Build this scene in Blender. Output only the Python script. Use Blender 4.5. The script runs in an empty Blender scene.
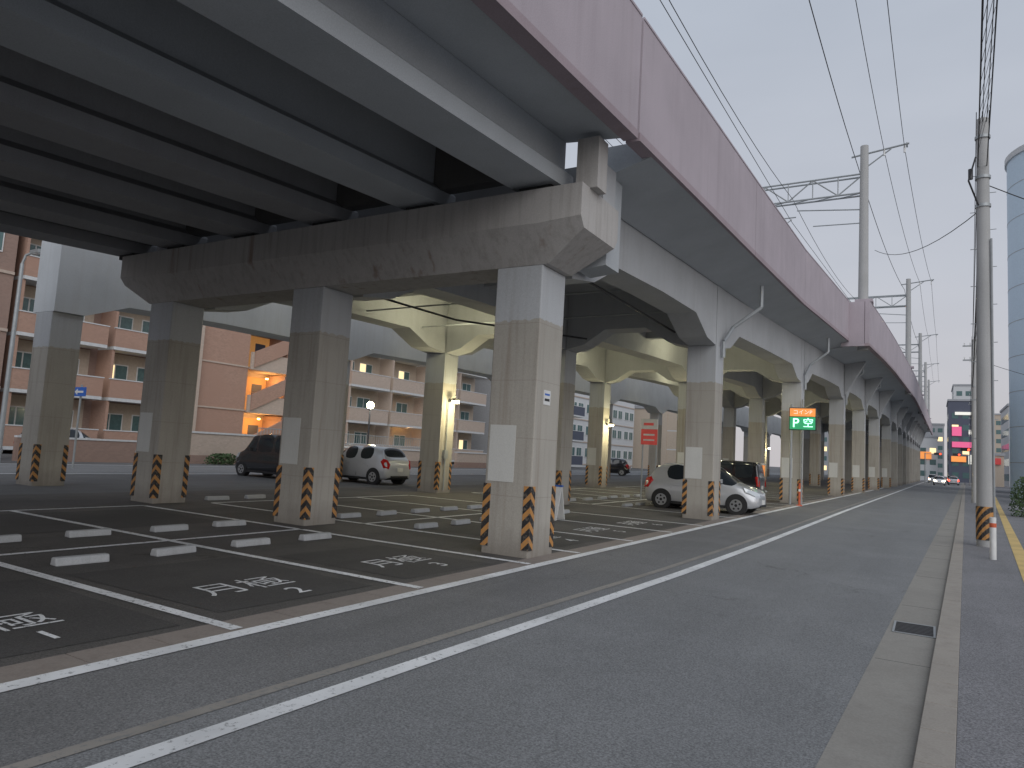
import bpy, bmesh, math, random
from mathutils import Vector, Matrix
random.seed(7)
sc=bpy.context.scene
sc.view_settings.view_transform='Standard'; sc.view_settings.look='None'; sc.view_settings.exposure=0

# ------------------------------------------------------------ materials
def newmat(name):
    m=bpy.data.materials.new(name); m.use_nodes=True
    nt=m.node_tree; b=nt.nodes['Principled BSDF']; return m,nt,b
def N(nt,t,**k):
    n=nt.nodes.new(t)
    for a,v in k.items(): setattr(n,a,v)
    return n
def noise(nt,scale,vec=(1,1,1),detail=3,rough=.6):
    g=N(nt,'ShaderNodeNewGeometry'); mp=N(nt,'ShaderNodeMapping'); mp.inputs['Scale'].default_value=vec
    n=N(nt,'ShaderNodeTexNoise'); n.inputs['Scale'].default_value=scale; n.inputs['Detail'].default_value=detail; n.inputs['Roughness'].default_value=rough
    nt.links.new(g.outputs['Position'],mp.inputs['Vector']); nt.links.new(mp.outputs[0],n.inputs['Vector'])
    return n.outputs['Fac']
def ramp(nt,src,p0,p1,c0=(0,0,0,1),c1=(1,1,1,1)):
    r=N(nt,'ShaderNodeValToRGB'); r.color_ramp.elements[0].position=p0; r.color_ramp.elements[1].position=p1
    r.color_ramp.elements[0].color=c0; r.color_ramp.elements[1].color=c1
    nt.links.new(src,r.inputs[0]); return r.outputs[0]
def mix(nt,fac,a,b,mode='MIX'):
    m=N(nt,'ShaderNodeMix',data_type='RGBA',blend_type=mode)
    for i,v in ((0,fac),(6,a),(7,b)):
        if isinstance(v,(float,int)): m.inputs[i].default_value=v
        elif isinstance(v,tuple): m.inputs[i].default_value=(v+(1,))[:4]
        else: nt.links.new(v,m.inputs[i])
    return m.outputs[2]
def bump(nt,b,src,st=.3,d=.01):
    n=N(nt,'ShaderNodeBump'); n.inputs['Strength'].default_value=st; n.inputs['Distance'].default_value=d
    nt.links.new(src,n.inputs['Height']); nt.links.new(n.outputs[0],b.inputs['Normal'])
def plain(name,c,rough=.6,metal=0,emit=None,es=0,coat=0,var=.15):
    m,nt,b=newmat(name)
    if var>.05:
        f=noise(nt,6,detail=1)
        col=mix(nt,f,tuple(x*(1-var) for x in c),tuple(min(1,x*(1+var)) for x in c))
        nt.links.new(col,b.inputs['Base Color'])
    else: b.inputs['Base Color'].default_value=c+(1,)
    b.inputs['Roughness'].default_value=rough; b.inputs['Metallic'].default_value=metal
    if coat: b.inputs['Coat Weight'].default_value=coat; b.inputs['Coat Roughness'].default_value=.08
    if emit: b.inputs['Emission Color'].default_value=emit+(1,); b.inputs['Emission Strength'].default_value=es
    return m
def mathn(nt,op,a,b_=None,c=None):
    n=N(nt,'ShaderNodeMath',operation=op)
    for i,v in enumerate((a,b_,c)):
        if v is None: continue
        if isinstance(v,(int,float)): n.inputs[i].default_value=v
        else: nt.links.new(v,n.inputs[i])
    return n.outputs[0]
def posxyz(nt):
    g=N(nt,'ShaderNodeNewGeometry'); s=N(nt,'ShaderNodeSeparateXYZ'); nt.links.new(g.outputs['Position'],s.inputs[0]); return s.outputs
def concrete(name,base,dark,stain=(.17,.11,.07),streak=.5,rust=.25,topz=None,topcol=None,ss=5.5,sz=.06,boards=0):
    m,nt,b=newmat(name)
    big=ramp(nt,noise(nt,.7,detail=3),.35,.7)
    col=mix(nt,big,base,tuple(x*.88 for x in base))
    st=ramp(nt,noise(nt,ss,(1,1,sz),5,.6),.48,.80)
    col=mix(nt,mathn(nt,'MULTIPLY',st,streak),col,dark)
    if topz is not None:
        p=posxyz(nt)
        zz=mathn(nt,'SUBTRACT',p[2],mathn(nt,'MULTIPLY',mathn(nt,'SUBTRACT',p[1],9.4),.018))
        zz=mathn(nt,'ADD',zz,mathn(nt,'MULTIPLY',noise(nt,1.0,(9,9,.6),2),.12))
        f=mathn(nt,'GREATER_THAN',zz,topz)
        tc=mix(nt,mathn(nt,'MULTIPLY',st,streak*.35),topcol,dark)
        # faint formwork lifts on the bare concrete
        fr=mathn(nt,'FRACT',mathn(nt,'MULTIPLY',p[2],1/.9)); ln=mathn(nt,'LESS_THAN',fr,.014)
        col=mix(nt,mathn(nt,'MULTIPLY',ln,.35),col,dark)
        col=mix(nt,f,col,tc)
        gd=ramp(nt,mathn(nt,'ADD',p[2],mathn(nt,'MULTIPLY',noise(nt,3,detail=2),.5)),.25,.75,(1,1,1,1),(0,0,0,1))
        col=mix(nt,mathn(nt,'MULTIPLY',gd,.45),col,(.12,.10,.085))
    if rust>.05:
        rs=ramp(nt,noise(nt,3.4,(1,1,.035),4,.6),.60,.76)
        col=mix(nt,mathn(nt,'MULTIPLY',rs,rust),col,stain)
    fn=noise(nt,60,detail=2)
    col=mix(nt,.2,col,ramp(nt,fn,.3,.7,(.3,.3,.3,1),(.75,.75,.75,1)),'OVERLAY')
    nt.links.new(col,b.inputs['Base Color']); b.inputs['Roughness'].default_value=.88
    return m
def asphalt(name,c,patch=.25,grain=.5,cracks=0):
    m,nt,b=newmat(name)
    a=mix(nt,ramp(nt,noise(nt,1.1,(1.0,.04,1),3),.35,.68),c,tuple(x*(1-patch) for x in c))
    a=mix(nt,ramp(nt,noise(nt,.6,detail=4),.45,.75),a,tuple(x*(1+patch*.7) for x in c))
    f=noise(nt,70,detail=3,rough=.85)
    a=mix(nt,grain,a,ramp(nt,f,.34,.70,(.08,.08,.08,1),(.95,.95,.93,1)),'OVERLAY')
    if cracks:
        g=N(nt,'ShaderNodeNewGeometry'); ns=N(nt,'ShaderNodeTexNoise'); ns.inputs['Scale'].default_value=1.6; ns.inputs['Detail'].default_value=5
        nt.links.new(g.outputs['Position'],ns.inputs['Vector'])
        ad=N(nt,'ShaderNodeVectorMath',operation='MULTIPLY_ADD'); nt.links.new(ns.outputs['Color'],ad.inputs[0]); ad.inputs[1].default_value=(1.1,1.1,0); nt.links.new(g.outputs['Position'],ad.inputs[2])
        v=N(nt,'ShaderNodeTexVoronoi',feature='DISTANCE_TO_EDGE'); v.inputs['Scale'].default_value=.42; nt.links.new(ad.outputs[0],v.inputs['Vector'])
        ck=ramp(nt,v.outputs['Distance'],.0015,.007,(1,1,1,1),(0,0,0,1))
        mk_=ramp(nt,noise(nt,.33,detail=2),.50,.60)
        a=mix(nt,mathn(nt,'MULTIPLY',mathn(nt,'MULTIPLY',ck,mk_),cracks),a,tuple(x*.3 for x in c))
    nt.links.new(a,b.inputs['Base Color']); b.inputs['Roughness'].default_value=.82
    bump(nt,b,f,.5,.01); return m
def paintmat(name,c,under,wear=.5):
    m,nt,b=newmat(name)
    w=ramp(nt,noise(nt,22,detail=5,rough=.75),wear,wear+.09)
    g=noise(nt,1.3,detail=3)
    c2=mix(nt,ramp(nt,g,.4,.7),c,tuple(x*.75 for x in c))
    nt.links.new(mix(nt,w,c2,under),b.inputs['Base Color']); b.inputs['Roughness'].default_value=.7
    return m

M={}
M['ground']=asphalt('ground_asphalt',(.13,.13,.133))
M['road']=asphalt('road_asphalt',(.21,.214,.222),.13,.6,cracks=.5)
M['shoulder']=asphalt('shoulder_asphalt',(.18,.18,.184),.18,.6,cracks=.5)
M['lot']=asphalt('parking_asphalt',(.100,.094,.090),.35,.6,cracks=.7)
M['lotdark']=asphalt('repaired_asphalt',(.070,.067,.066),.25,.5,cracks=0)
M['walk']=asphalt('sidewalk_asphalt',(.20,.197,.21),.2,.75)
M['gutter']=concrete('gutter_concrete',(.28,.265,.24),(.20,.185,.17),rust=.0)
M['kerb']=concrete('kerb_concrete',(.33,.30,.265),(.19,.165,.145),rust=.15)
M['strip']=concrete('edge_block_concrete',(.26,.225,.20),(.15,.125,.11),rust=.2)
M['white']=paintmat('white_road_paint',(.80,.81,.82),(.22,.22,.225),.57)
M['whitelot']=paintmat('white_lot_paint',(.80,.81,.82),(.15,.15,.15),.55)
M['tan']=paintmat('worn_joint',(.30,.28,.255),(.2,.2,.2),.52)
M['yellow']=paintmat('tactile_yellow',(.62,.44,.16),(.3,.25,.15),.6)
M['col']=concrete('column_concrete',(.42,.395,.35),(.23,.20,.17),streak=.6,rust=.4,topz=3.72,topcol=(.46,.475,.49),ss=8)
M['cap']=concrete('cap_concrete',(.46,.44,.42),(.25,.225,.20),stain=(.20,.115,.07),streak=.6,rust=.75,ss=9)
M['beam']=concrete('painted_concrete',(.46,.47,.48),(.34,.335,.33),streak=.3,rust=.12)
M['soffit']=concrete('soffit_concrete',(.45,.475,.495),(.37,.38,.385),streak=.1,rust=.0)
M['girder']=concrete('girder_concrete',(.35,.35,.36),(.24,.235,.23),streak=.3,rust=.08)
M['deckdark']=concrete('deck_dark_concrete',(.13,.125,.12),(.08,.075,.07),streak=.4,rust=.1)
M['white_concrete']=concrete('light_concrete',(.64,.67,.69),(.50,.50,.49),streak=.3,rust=.08)
M['parapet']=concrete('parapet_concrete',(.44,.385,.42),(.34,.295,.32),stain=(.30,.24,.24),streak=.6,rust=.2,ss=4,sz=.05)
M['parapet_edge']=concrete('parapet_edge_concrete',(.36,.29,.315),(.26,.21,.23),streak=.3,rust=.2)
M['patch']=concrete('patch_concrete',(.62,.62,.59),(.50,.49,.46),streak=.25,rust=.0)
M['joint']=plain('dark_joint',(.04,.04,.04),.9)
M['stop']=concrete('wheel_stop_concrete',(.42,.43,.44),(.25,.25,.25),rust=.15)
M['metal']=plain('galvanised_metal',(.36,.38,.39),.5,.4)
M['darkmetal']=plain('dark_metal',(.06,.06,.065),.5,.4)
M['pole']=concrete('pole_concrete',(.42,.42,.415),(.28,.28,.28),rust=.0,streak=.35)
M['black']=plain('black_rubber',(.022,.022,.024),.7)
M['glass']=plain('dark_glass',(.02,.025,.03),.06,0,var=0)
M['wglass']=plain('window_glass',(.10,.17,.17),.1,0,var=.3)
M['silver']=plain('silver_paint',(.54,.55,.57),.3,.3,coat=1,var=.03)
M['blackpaint']=plain('black_paint',(.014,.014,.018),.18,.2,coat=1,var=0)
M['whitepaint']=plain('white_paint',(.7,.7,.72),.3,.0,coat=1,var=.03)
M['red']=plain('red_lens',(.35,.01,.01),.2,emit=(.8,.02,.01),es=.05)
M['brake']=plain('lit_red_lens',(.5,.01,.01),.2,emit=(1,.05,.02),es=6)
M['head']=plain('lit_headlamp',(.8,.8,.8),.2,emit=(1,.85,.6),es=18)
M['lens']=plain('headlamp_lens',(.65,.68,.7),.08,.2,coat=1)
M['rim']=plain('alloy_rim',(.45,.46,.47),.3,.7)
M['plate']=plain('number_plate',(.75,.75,.72),.5)
M['redsign']=plain('red_sign',(.55,.07,.07),.5,emit=(.9,.1,.08),es=.12)
M['whitesign']=plain('white_sign',(.7,.7,.69),.5)
M['whitelit']=plain('lit_white_sign',(.75,.75,.72),.5,emit=(1,.95,.8),es=.5)
M['orangelit']=plain('lit_orange_sign',(.8,.3,.08),.5,emit=(1,.34,.08),es=.6)
M['greenlit']=plain('lit_green_sign',(.05,.3,.12),.5,emit=(.02,.45,.2),es=.5)
M['greenled']=plain('green_led',(.3,.9,.5),.5,emit=(.45,1,.7),es=2.0)
M['blue']=plain('blue_sign',(.03,.13,.5),.4)
M['lamp']=plain('lamp_glow',(1,.9,.6),.5,emit=(1,.88,.5),es=35,var=0)
M['olamp']=plain('orange_lamp_glow',(1,.6,.2),.5,emit=(1,.5,.12),es=16,var=0)
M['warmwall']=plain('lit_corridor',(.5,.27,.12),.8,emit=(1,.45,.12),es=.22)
M['warmwin']=plain('lit_window',(.5,.4,.2),.4,emit=(1,.75,.4),es=1.3)
M['pink']=plain('pink_billboard',(.6,.1,.25),.5,emit=(.9,.15,.3),es=.55)
M['bluetower']=plain('tower_cladding',(.55,.67,.78),.6,var=.08)
M['whitewall']=plain('white_wall',(.58,.59,.60),.8)
M['greywall']=plain('grey_wall',(.36,.37,.39),.8)
M['darkwall']=plain('dark_wall',(.09,.10,.14),.7)
M['cream']=plain('cream_wall',(.50,.42,.34),.8)
M['leaf']=plain('leaves',(.06,.10,.04),.8,var=.6)
M['bark']=plain('bark',(.08,.06,.045),.9)
M['orange']=plain('orange_plastic',(.6,.12,.05),.6)

def brick(name,c,mortar):
    m,nt,b=newmat(name)
    p=posxyz(nt); cm=N(nt,'ShaderNodeCombineXYZ')
    nt.links.new(mathn(nt,'ADD',p[0],p[1]),cm.inputs[0]); nt.links.new(p[2],cm.inputs[1])
    br=N(nt,'ShaderNodeTexBrick'); br.inputs['Scale'].default_value=3.2
    br.inputs['Color1'].default_value=c+(1,); br.inputs['Color2'].default_value=tuple(x*.8 for x in c)+(1,)
    br.inputs['Mortar'].default_value=mortar+(1,); br.inputs['Mortar Size'].default_value=.015
    nt.links.new(cm.outputs[0],br.inputs['Vector'])
    col=mix(nt,ramp(nt,noise(nt,.4,detail=2),.3,.7),br.outputs['Color'],tuple(x*.88 for x in c))
    nt.links.new(col,b.inputs['Base Color']); b.inputs['Roughness'].default_value=.85; return m
M['brick']=brick('salmon_tile',(.44,.275,.21),(.37,.28,.23))
M['brick2']=brick('brown_tile',(.33,.225,.185),(.28,.23,.2))
M['lightbrick']=brick('pale_tile',(.54,.44,.37),(.46,.39,.34))
def hazard():
    m,nt,b=newmat('hazard_stripes'); p=posxyz(nt)
    v=mathn(nt,'ADD',mathn(nt,'SUBTRACT',p[1],p[0]),mathn(nt,'MULTIPLY',p[2],1.0))
    f=mathn(nt,'GREATER_THAN',mathn(nt,'FRACT',mathn(nt,'MULTIPLY',v,4.6)),.45)
    w=ramp(nt,noise(nt,25),.53,.68)
    col=mix(nt,f,(.50,.24,.07),(.022,.022,.024))
    col=mix(nt,mathn(nt,'MULTIPLY',w,.6),col,(.22,.18,.14))
    nt.links.new(col,b.inputs['Base Color']); b.inputs['Roughness'].default_value=.6; return m
M['hazard']=hazard()

# ------------------------------------------------------------ builders
def empty(name):
    e=bpy.data.objects.new(name,None); sc.collection.objects.link(e); e.empty_display_size=.2; return e
class MB:
    def __init__(s): s.bm=bmesh.new(); s.mats=[]
    def mi(s,k):
        if k not in s.mats: s.mats.append(k)
        return s.mats.index(k)
    def verts_faces(s,vs,fs,k):
        i=s.mi(k); V=[s.bm.verts.new(v) for v in vs]
        for f in fs:
            try: F=s.bm.faces.new([V[j] for j in f]); F.material_index=i
            except ValueError: pass
    def box(s,x0,x1,y0,y1,z0,z1,k,f=None):
        vs=[(x,y,z) for z in (z0,z1) for y in (y0,y1) for x in (x0,x1)]
        if f: vs=[f(*v) for v in vs]
        s.verts_faces(vs,[(0,2,3,1),(4,5,7,6),(0,1,5,4),(2,6,7,3),(0,4,6,2),(1,3,7,5)],k)
    def prism(s,pts,a,b,fn,k):
        n=len(pts); vs=[fn(p,a) for p in pts]+[fn(p,b) for p in pts]
        fs=[tuple(range(n-1,-1,-1)),tuple(range(n,2*n))]+[(i,(i+1)%n,(i+1)%n+n,i+n) for i in range(n)]
        s.verts_faces(vs,fs,k)
    def tube(s,p,q,r,k,n=8,r2=None,caps=True):
        p=Vector(p);q=Vector(q); d=(q-p)
        if d.length<1e-6: return
        d.normalize(); u=d.orthogonal().normalized(); w=d.cross(u); r2=r if r2 is None else r2
        vs=[p+(u*math.cos(a)+w*math.sin(a))*r for a in [2*math.pi*i/n for i in range(n)]]
        vs+=[q+(u*math.cos(a)+w*math.sin(a))*r2 for a in [2*math.pi*i/n for i in range(n)]]
        fs=[(i,(i+1)%n,(i+1)%n+n,i+n) for i in range(n)]
        if caps: fs+=[tuple(range(n-1,-1,-1)),tuple(range(n,2*n))]
        s.verts_faces(vs,fs,k)
    def path(s,pts,r,k,n=6):
        for a,b in zip(pts[:-1],pts[1:]): s.tube(a,b,r,k,n)
    def done(s,name,parent=None,smooth=False,bevel=0,loc=None,rot=None):
        bmesh.ops.recalc_face_normals(s.bm,faces=s.bm.faces)
        me=bpy.data.meshes.new(name); s.bm.to_mesh(me); s.bm.free()
        for k in s.mats: me.materials.append(M[k])
        o=bpy.data.objects.new(name,me); sc.collection.objects.link(o)
        if parent: o.parent=parent
        if smooth:
            for p in me.polygons: p.use_smooth=True
            try: me.set_sharp_from_angle(angle=math.radians(40))
            except Exception: pass
        if bevel:
            b=o.modifiers.new('bevel','BEVEL'); b.width=bevel; b.segments=2; b.limit_method='ANGLE'
        if loc: o.location=loc
        if rot: o.rotation_euler=rot
        return o
def sheet(name,pts,z,k,parent=None):
    m=MB(); m.verts_faces([(x,y,z) for x,y in pts],[tuple(range(len(pts)))],k); return m.done(name,parent)
def interp(tab,y):
    if y<=tab[0][0]: (a,b),(c,d)=tab[0],tab[1]
    elif y>=tab[-1][0]: (a,b),(c,d)=tab[-2],tab[-1]
    else:
        for (a,b),(c,d) in zip(tab[:-1],tab[1:]):
            if a<=y<=c: break
    return b+(d-b)*(y-a)/(c-a)
def ribbon(name,fl,fr,ys,z,k,parent=None):
    m=MB(); vs=[]; fs=[]
    for y in ys: vs+=[(fl(y),y,z),(fr(y),y,z)]
    for i in range(len(ys)-1): fs.append((2*i,2*i+1,2*i+3,2*i+2))
    m.verts_faces(vs,fs,k); return m.done(name,parent)

def cv(y): return 0 if y<25 else (.03*(y-25) if y<80 else 1.65+.012*(y-80))
def rc(y): return 0 if y<9.4 else (.036*(y-9.4) if y<50 else 1.46+.012*(y-50))
def rp(y):
    if y<-6: return -.95
    if y<9.75: return .0603*(y-9.75)
    return .052*(y-9.75) if y<50 else 2.09+.022*(y-50)
def crd(y): return 0 if y<25 else .011*(y-25)
kx=lambda y:-.09+.035*(y-4.4)

# ------------------------------------------------------------ ground, road
sheet('ground',[(-900,-300),(900,-300),(900,1500),(-900,1500)],0,'ground')
YS=[-25]+list(range(-20,60,5))+list(range(60,420,20))
edge=[(-20,-4.15),(2,-3.33),(11.8,-3.0),(30,-2.9),(128,-1.84),(400,1.5)]
E=lambda y:interp(edge,y)
bx=lambda y:-4.8+crd(y)
ribbon('road',lambda y:E(y)-.28,lambda y:kx(y)-.44,YS,.004,'road')
ribbon('road_shoulder',lambda y:bx(y)-.15,lambda y:E(y)-.28,YS,.004,'shoulder')
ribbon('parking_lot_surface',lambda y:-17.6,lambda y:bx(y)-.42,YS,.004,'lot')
ribbon('side_street',lambda y:-31,lambda y:-24.5,YS,.004,'road')
rpz=empty('asphalt_repairs')
for i,(x0,x1,y0,y1) in enumerate([(-8.1,-5.35,1.75,3.85),(-8.0,-5.4,4.2,6.25),(-7.6,-5.3,6.7,8.6),(-13.9,-11.2,4.3,8.6),(-8.3,-5.4,11,12.8),(-8,-5.3,15.7,17.5)]):
    pts=[(x0,y0),(x1-.1,y0+.05),(x1,y1-.08),(x0+.12,y1)]
    sheet('repair',pts,.0078,'lotdark',rpz)
mk=empty('road_markings')
ribbon('edge_line',lambda y:E(y)-.07,lambda y:E(y)+.08,YS,.012,'white',mk)
ribbon('joint_band',lambda y:E(y)-.36,lambda y:E(y)-.26,YS,.009,'tan',mk)
ribbon('boundary_line',lambda y:bx(y)-.08,lambda y:bx(y)+.08,YS,.012,'white',mk)
ribbon('side_street_line',lambda y:-24.8,lambda y:-24.65,YS,.012,'white',mk)
ribbon('side_street_line_far',lambda y:-30.7,lambda y:-30.55,YS,.012,'white',mk)
m=MB(); y=-5.0
while y<80:
    x=bx(y)
    m.box(x-.42,x-.10,y+.006,y+.594,-.01,.008,'strip')
    y+=.6
m.done('edge_blocks',empty('drain_edging'))
ribbon('gutter',lambda y:kx(y)-.44,lambda y:kx(y),YS,.006,'gutter')
m=MB(); y=-8.0; n_=0
while y<160:
    a,b=y+.006,y+.596
    f=lambda x,yy,z:(x+kx(yy),yy,z)
    m.box(.0,.19,a,b,.0,.05,'kerb',f)
    if -2<y<40 and n_%5==0: m.box(-.42,-.01,y-.004,y+.004,.0,.0075,'joint',f)
    y+=.6; n_+=1
m.done('kerb_stones',empty('kerb'),bevel=.012)
m=MB()
for a,b in zip(YS[:-1],YS[1:]):
    vs=[(kx(a)+.192,a,.047),(60,a,.047),(60,b,.047),(kx(b)+.192,b,.047)]
    m.verts_faces(vs,[(0,1,2,3)],'walk')
m.done('sidewalk')
ribbon('tactile_strip',lambda y:1.12+.055*(y-10)-.1,lambda y:1.12+.055*(y-10)+.12,[6,20,40,70,110],.053,'yellow')
m=MB()
gx,gy=kx(8.6)-.20,8.55
m.box(gx-.2,gx+.18,gy-.30,gy+.30,.0,.009,'joint')
for i in range(8):
    yy=gy-.25+i*.0714; m.box(gx-.18,gx+.16,yy-.012,yy+.012,.009,.014,'darkmetal')
for e in (-.2,.16): m.box(gx+e,gx+e+.02,gy-.3,gy+.3,.0092,.0145,'metal')
for e in (-.3,.28): m.box(gx-.179,gx+.159,gy+e,gy+e+.02,.0092,.0142,'metal')
m.done('bars',empty('drain_grate'))
# ------------------------------------------------------------ parking markings
pm=empty('parking_markings')
def mark(x0,x1,y0,y1,z=.012): 
    return [(x0,y0,z),(x1,y0,z),(x1,y1,z),(x0,y1,z)]
m=MB()
rows=[1.55,4.0,6.45,8.95]+[10.6,13.0,15.4,17.8]+[21.4,23.9,26.4,28.9,31.4]+[35,37.5,40,42.5,45]
for yy in rows:
    for (a,b) in ((-9.55,-4.93),(-14.3,-9.66)):
        m.verts_faces(mark(a,b,yy-.06,yy+.06),[(0,1,2,3)],'whitelot')
for (a,b) in ((-5,8.9),(10.65,17.75),(21.45,31.4),(35,45)):
    m.verts_faces(mark(-9.66,-9.55,a-.05,b+.05,.0121),[(0,1,2,3)],'whitelot')
    m.verts_faces(mark(-14.4,-14.3,a-.05,b+.05,.0121),[(0,1,2,3)],'whitelot')
m.done('bay_lines',pm)
def text(name,s,loc,rot,size,mat,parent,ext=0,align='CENTER',sx=1,off=.006):
    cu=bpy.data.curves.new(name,'FONT'); cu.body=s; cu.size=size; cu.align_x=align; cu.align_y='CENTER'; cu.extrude=ext; cu.offset=size*off
    cu.materials.append(M[mat]); o=bpy.data.objects.new(name,cu); sc.collection.objects.link(o)
    o.location=loc; o.rotation_euler=rot; o.scale=(sx,1,1); o.parent=parent; return o
R90=(0,0,math.radians(90))
for k,yc in enumerate([2.75,5.2,7.7,11.8,14.2,16.6]):
    text('bay_text','月極',(-6.28,yc-.05,.013),R90,.56,'whitelot',pm,off=.0)
    text('bay_number',str(k+1),(-5.75,yc+.2,.013),R90,.40,'whitelot',pm)
def wheel_stop(x,y):
    m=MB(); pts=[(-.08,0),(.08,0),(.055,.095),(-.055,.095)]
    m.prism(pts,-.3,.3,lambda p,a:(p[0],a,p[1]),'stop')
    m.done('wheel_stop',None,bevel=.018,loc=(x+random.uniform(-.05,.05),y+random.uniform(-.03,.03),.004),rot=(0,0,random.uniform(-.08,.08)))
for i,(a,b) in enumerate(zip(rows[:-1],rows[1:])):
    if b-a>2.7 or b-a<2: continue
    c=(a+b)/2
    for d in (-.6,.6):
        wheel_stop(-8.55,c+d); wheel_stop(-10.60,c+d)
        if 9<a<12: wheel_stop(-15.0,c+d)

# ------------------------------------------------------------ main viaduct
P=[9.36,19.7,33.2,46.7,57.7,68.7,81,93,105,117,129,141,153,165,177,190]
CX=[-5.62,-10.37,-15.1]; W=.42
vd=empty('railway_viaduct')
col=MB(); haz=MB()
ztop=lambda y:4.53+rc(y)
slab=lambda y:6.15+rp(y)
for j,py in enumerate(P):
    for cx in CX:
        x=cx+cv(py); zt=ztop(py)
        col.box(x-W,x+W,py,py+.8,-.1,zt,'col')
        if j<7:
            t=.012;w=.12
            for (sx,sy) in ((-1,0),(1,0),(1,1)):
                X=x+sx*W; Y=py+sy*.8
                xa,xb=(X-t,X+w) if sx<0 else (X-w,X+t)
                if sy==0: haz.box(xa,xb,Y-t,Y-.001,.12,1.08,'hazard')
                if sx>0:
                    ya,yb=(Y,Y+w) if sy==0 else (Y-w,Y)
                    haz.box(X+.001,X+t,ya,yb,.12,1.08,'hazard')
            if cx==CX[0] or (j%2==0):
                haz.box(x-W+.05,x-W+.52,py-.006,py-.001,1.12,2.0,'patch')
haz.box(-5.2+.001,-5.2+.008,9.6,9.82,2.35,2.58,'whitesign')
haz.box(-5.2+.008,-5.2+.010,9.63,9.79,2.50,2.53,'blue'); haz.box(-5.2+.008,-5.2+.010,9.63,9.79,2.41,2.45,'joint')
col.done('columns',vd,bevel=.02); haz.done('column_guards',vd)

m=MB()
prof=[(9.02,5.08),(9.02,5.62),(10.42,5.62),(10.42,5.08),(10.16,4.53),(9.36,4.53)]
m.prism(prof,-15.6,-5.1,lambda p,a:(a,p[0],p[1]),'cap')
for a,b in ((-15.6,-16.3),(-5.1,-4.42)):
    n=len(prof); 
    v1=[(a,p[0],p[1]) for p in prof]; v2=[(b,p[0],p[1]) for p in prof]
    v2[4]=(b,10.3,4.96); v2[5]=(b,9.14,4.96); v2[0]=(b,9.02,5.12); v2[3]=(b,10.42,5.12)
    m.verts_faces(v1+v2,[tuple(range(n,2*n))]+[(i,(i+1)%n,(i+1)%n+n,i+n) for i in range(n)],'cap')
m.done('pier_cap',vd)
m=MB()
f=lambda x,y,z:(x+cv(y),y,z+rp(y))
spans=[(-24,-6),(-6,9.66)]
for gxc in (-5.3,-7.6,-9.9,-12.2,-14.5,-16.4):
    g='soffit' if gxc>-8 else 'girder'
    pr=[(gxc-.4,5.76),(gxc+.4,5.76),(gxc+.4,6.0),(gxc+.24,6.14),(gxc+.24,6.95),(gxc-.24,6.95),(gxc-.24,6.14),(gxc-.4,6.0)]
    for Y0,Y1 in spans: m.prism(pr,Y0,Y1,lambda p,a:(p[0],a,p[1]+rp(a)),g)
    m.box(gxc-.28,gxc+.28,9.15,9.6,5.62,5.73,'joint')
m.done('girders',vd)
m=MB()
pr=[(-3.87,6.48),(-5.05,6.60),(-5.05,6.93),(-3.87,6.93)]
for Y0,Y1 in spans:
    m.prism(pr,Y0,Y1,lambda p,a:(p[0],a,p[1]+rp(a)),'soffit')
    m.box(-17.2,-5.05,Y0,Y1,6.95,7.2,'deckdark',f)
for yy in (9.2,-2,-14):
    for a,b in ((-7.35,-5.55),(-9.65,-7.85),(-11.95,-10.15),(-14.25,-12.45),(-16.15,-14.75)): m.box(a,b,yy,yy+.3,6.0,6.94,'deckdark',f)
m.done('near_deck',vd)
def par(m,ya,yb,x0,drop=0):
    m.box(x0-.2,x0,ya,yb,6.58-drop,8.42,'parapet',f)
    m.box(x0-.22,x0+.012,ya,yb,6.45-drop,6.58-drop,'parapet_edge',f)
    m.box(x0-.22,x0+.012,ya,yb,8.42,8.46,'parapet',f)
m=MB()
for a,b in [(-24,-14),(-14,-6),(-6,3),(3,9.68),(9.74,18),(18,26),(26,33.2)]: par(m,a+.012,b-.012,-3.85)
par(m,33.212,37.5,-3.85)
m.done('parapet',vd)
m=MB()
yy=37.5
for i in range(22):
    par(m,yy+.012,yy+8-.012,-2.95,.25); yy+=8
m.box(-4.2,-3.17,37.512,37.8,6.2,8.4,'parapet',f)
m.done('wide_parapet',vd)
m=MB()
for a,b in ((-24,-6),(-6,9.68),(9.74,50),(50,120),(120,210)): m.box(-17.3,-17.1,a,b,6.5,8.4,'parapet',f)
m.done('rear_parapet',vd)
m=MB()
for j in range(len(P)-1):
    a=P[j]+.8; b=P[j+1]
    if j==0: a=10.46
    ys=[a,a+.9,a+2.0,(a+b)/2,b-2.0,b-.9,b]
    hs=[0,.12,.62,.66,.62,.12,0]
    for ci,cx in enumerate(CX):
        pts=[(y,ztop(y)+h+.0) for y,h in zip(ys,hs)]+[(y,slab(y)+.1) for y in reversed(ys)]
        m.prism(pts,cx-W+.03,cx+W-.03,lambda p,q:(q+cv(p[0]),p[0],p[1]),'beam')
    yc=(a+b)/2
    m.box(CX[2]+.4,CX[0]-.4,yc-.2,yc+.2,5.55,6.2,'beam',f)
    k=max(1,int((b+.8-a)//4)); Yb=P[j+1]+.8
    st=[a+(Yb-a)*i/k for i in range(k+1)]
    for u,v in zip(st[:-1],st[1:]):
        m.box(-16.9,-5.2,u,v,6.2,6.45,'beam',f)
        xo=-3.87 if u<37.5 else -2.97
        pr=[(-5.2,6.1),(xo,6.46),(xo,6.75),(-5.2,6.75)]
        vs=[]
        for q in (u,v): vs+=[(x+cv(q),q,z+rp(q)) for x,z in pr]
        m.verts_faces(vs,[(0,1,2,3),(7,6,5,4),(0,4,5,1),(1,5,6,2),(2,6,7,3),(3,7,4,0)],'soffit')
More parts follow.
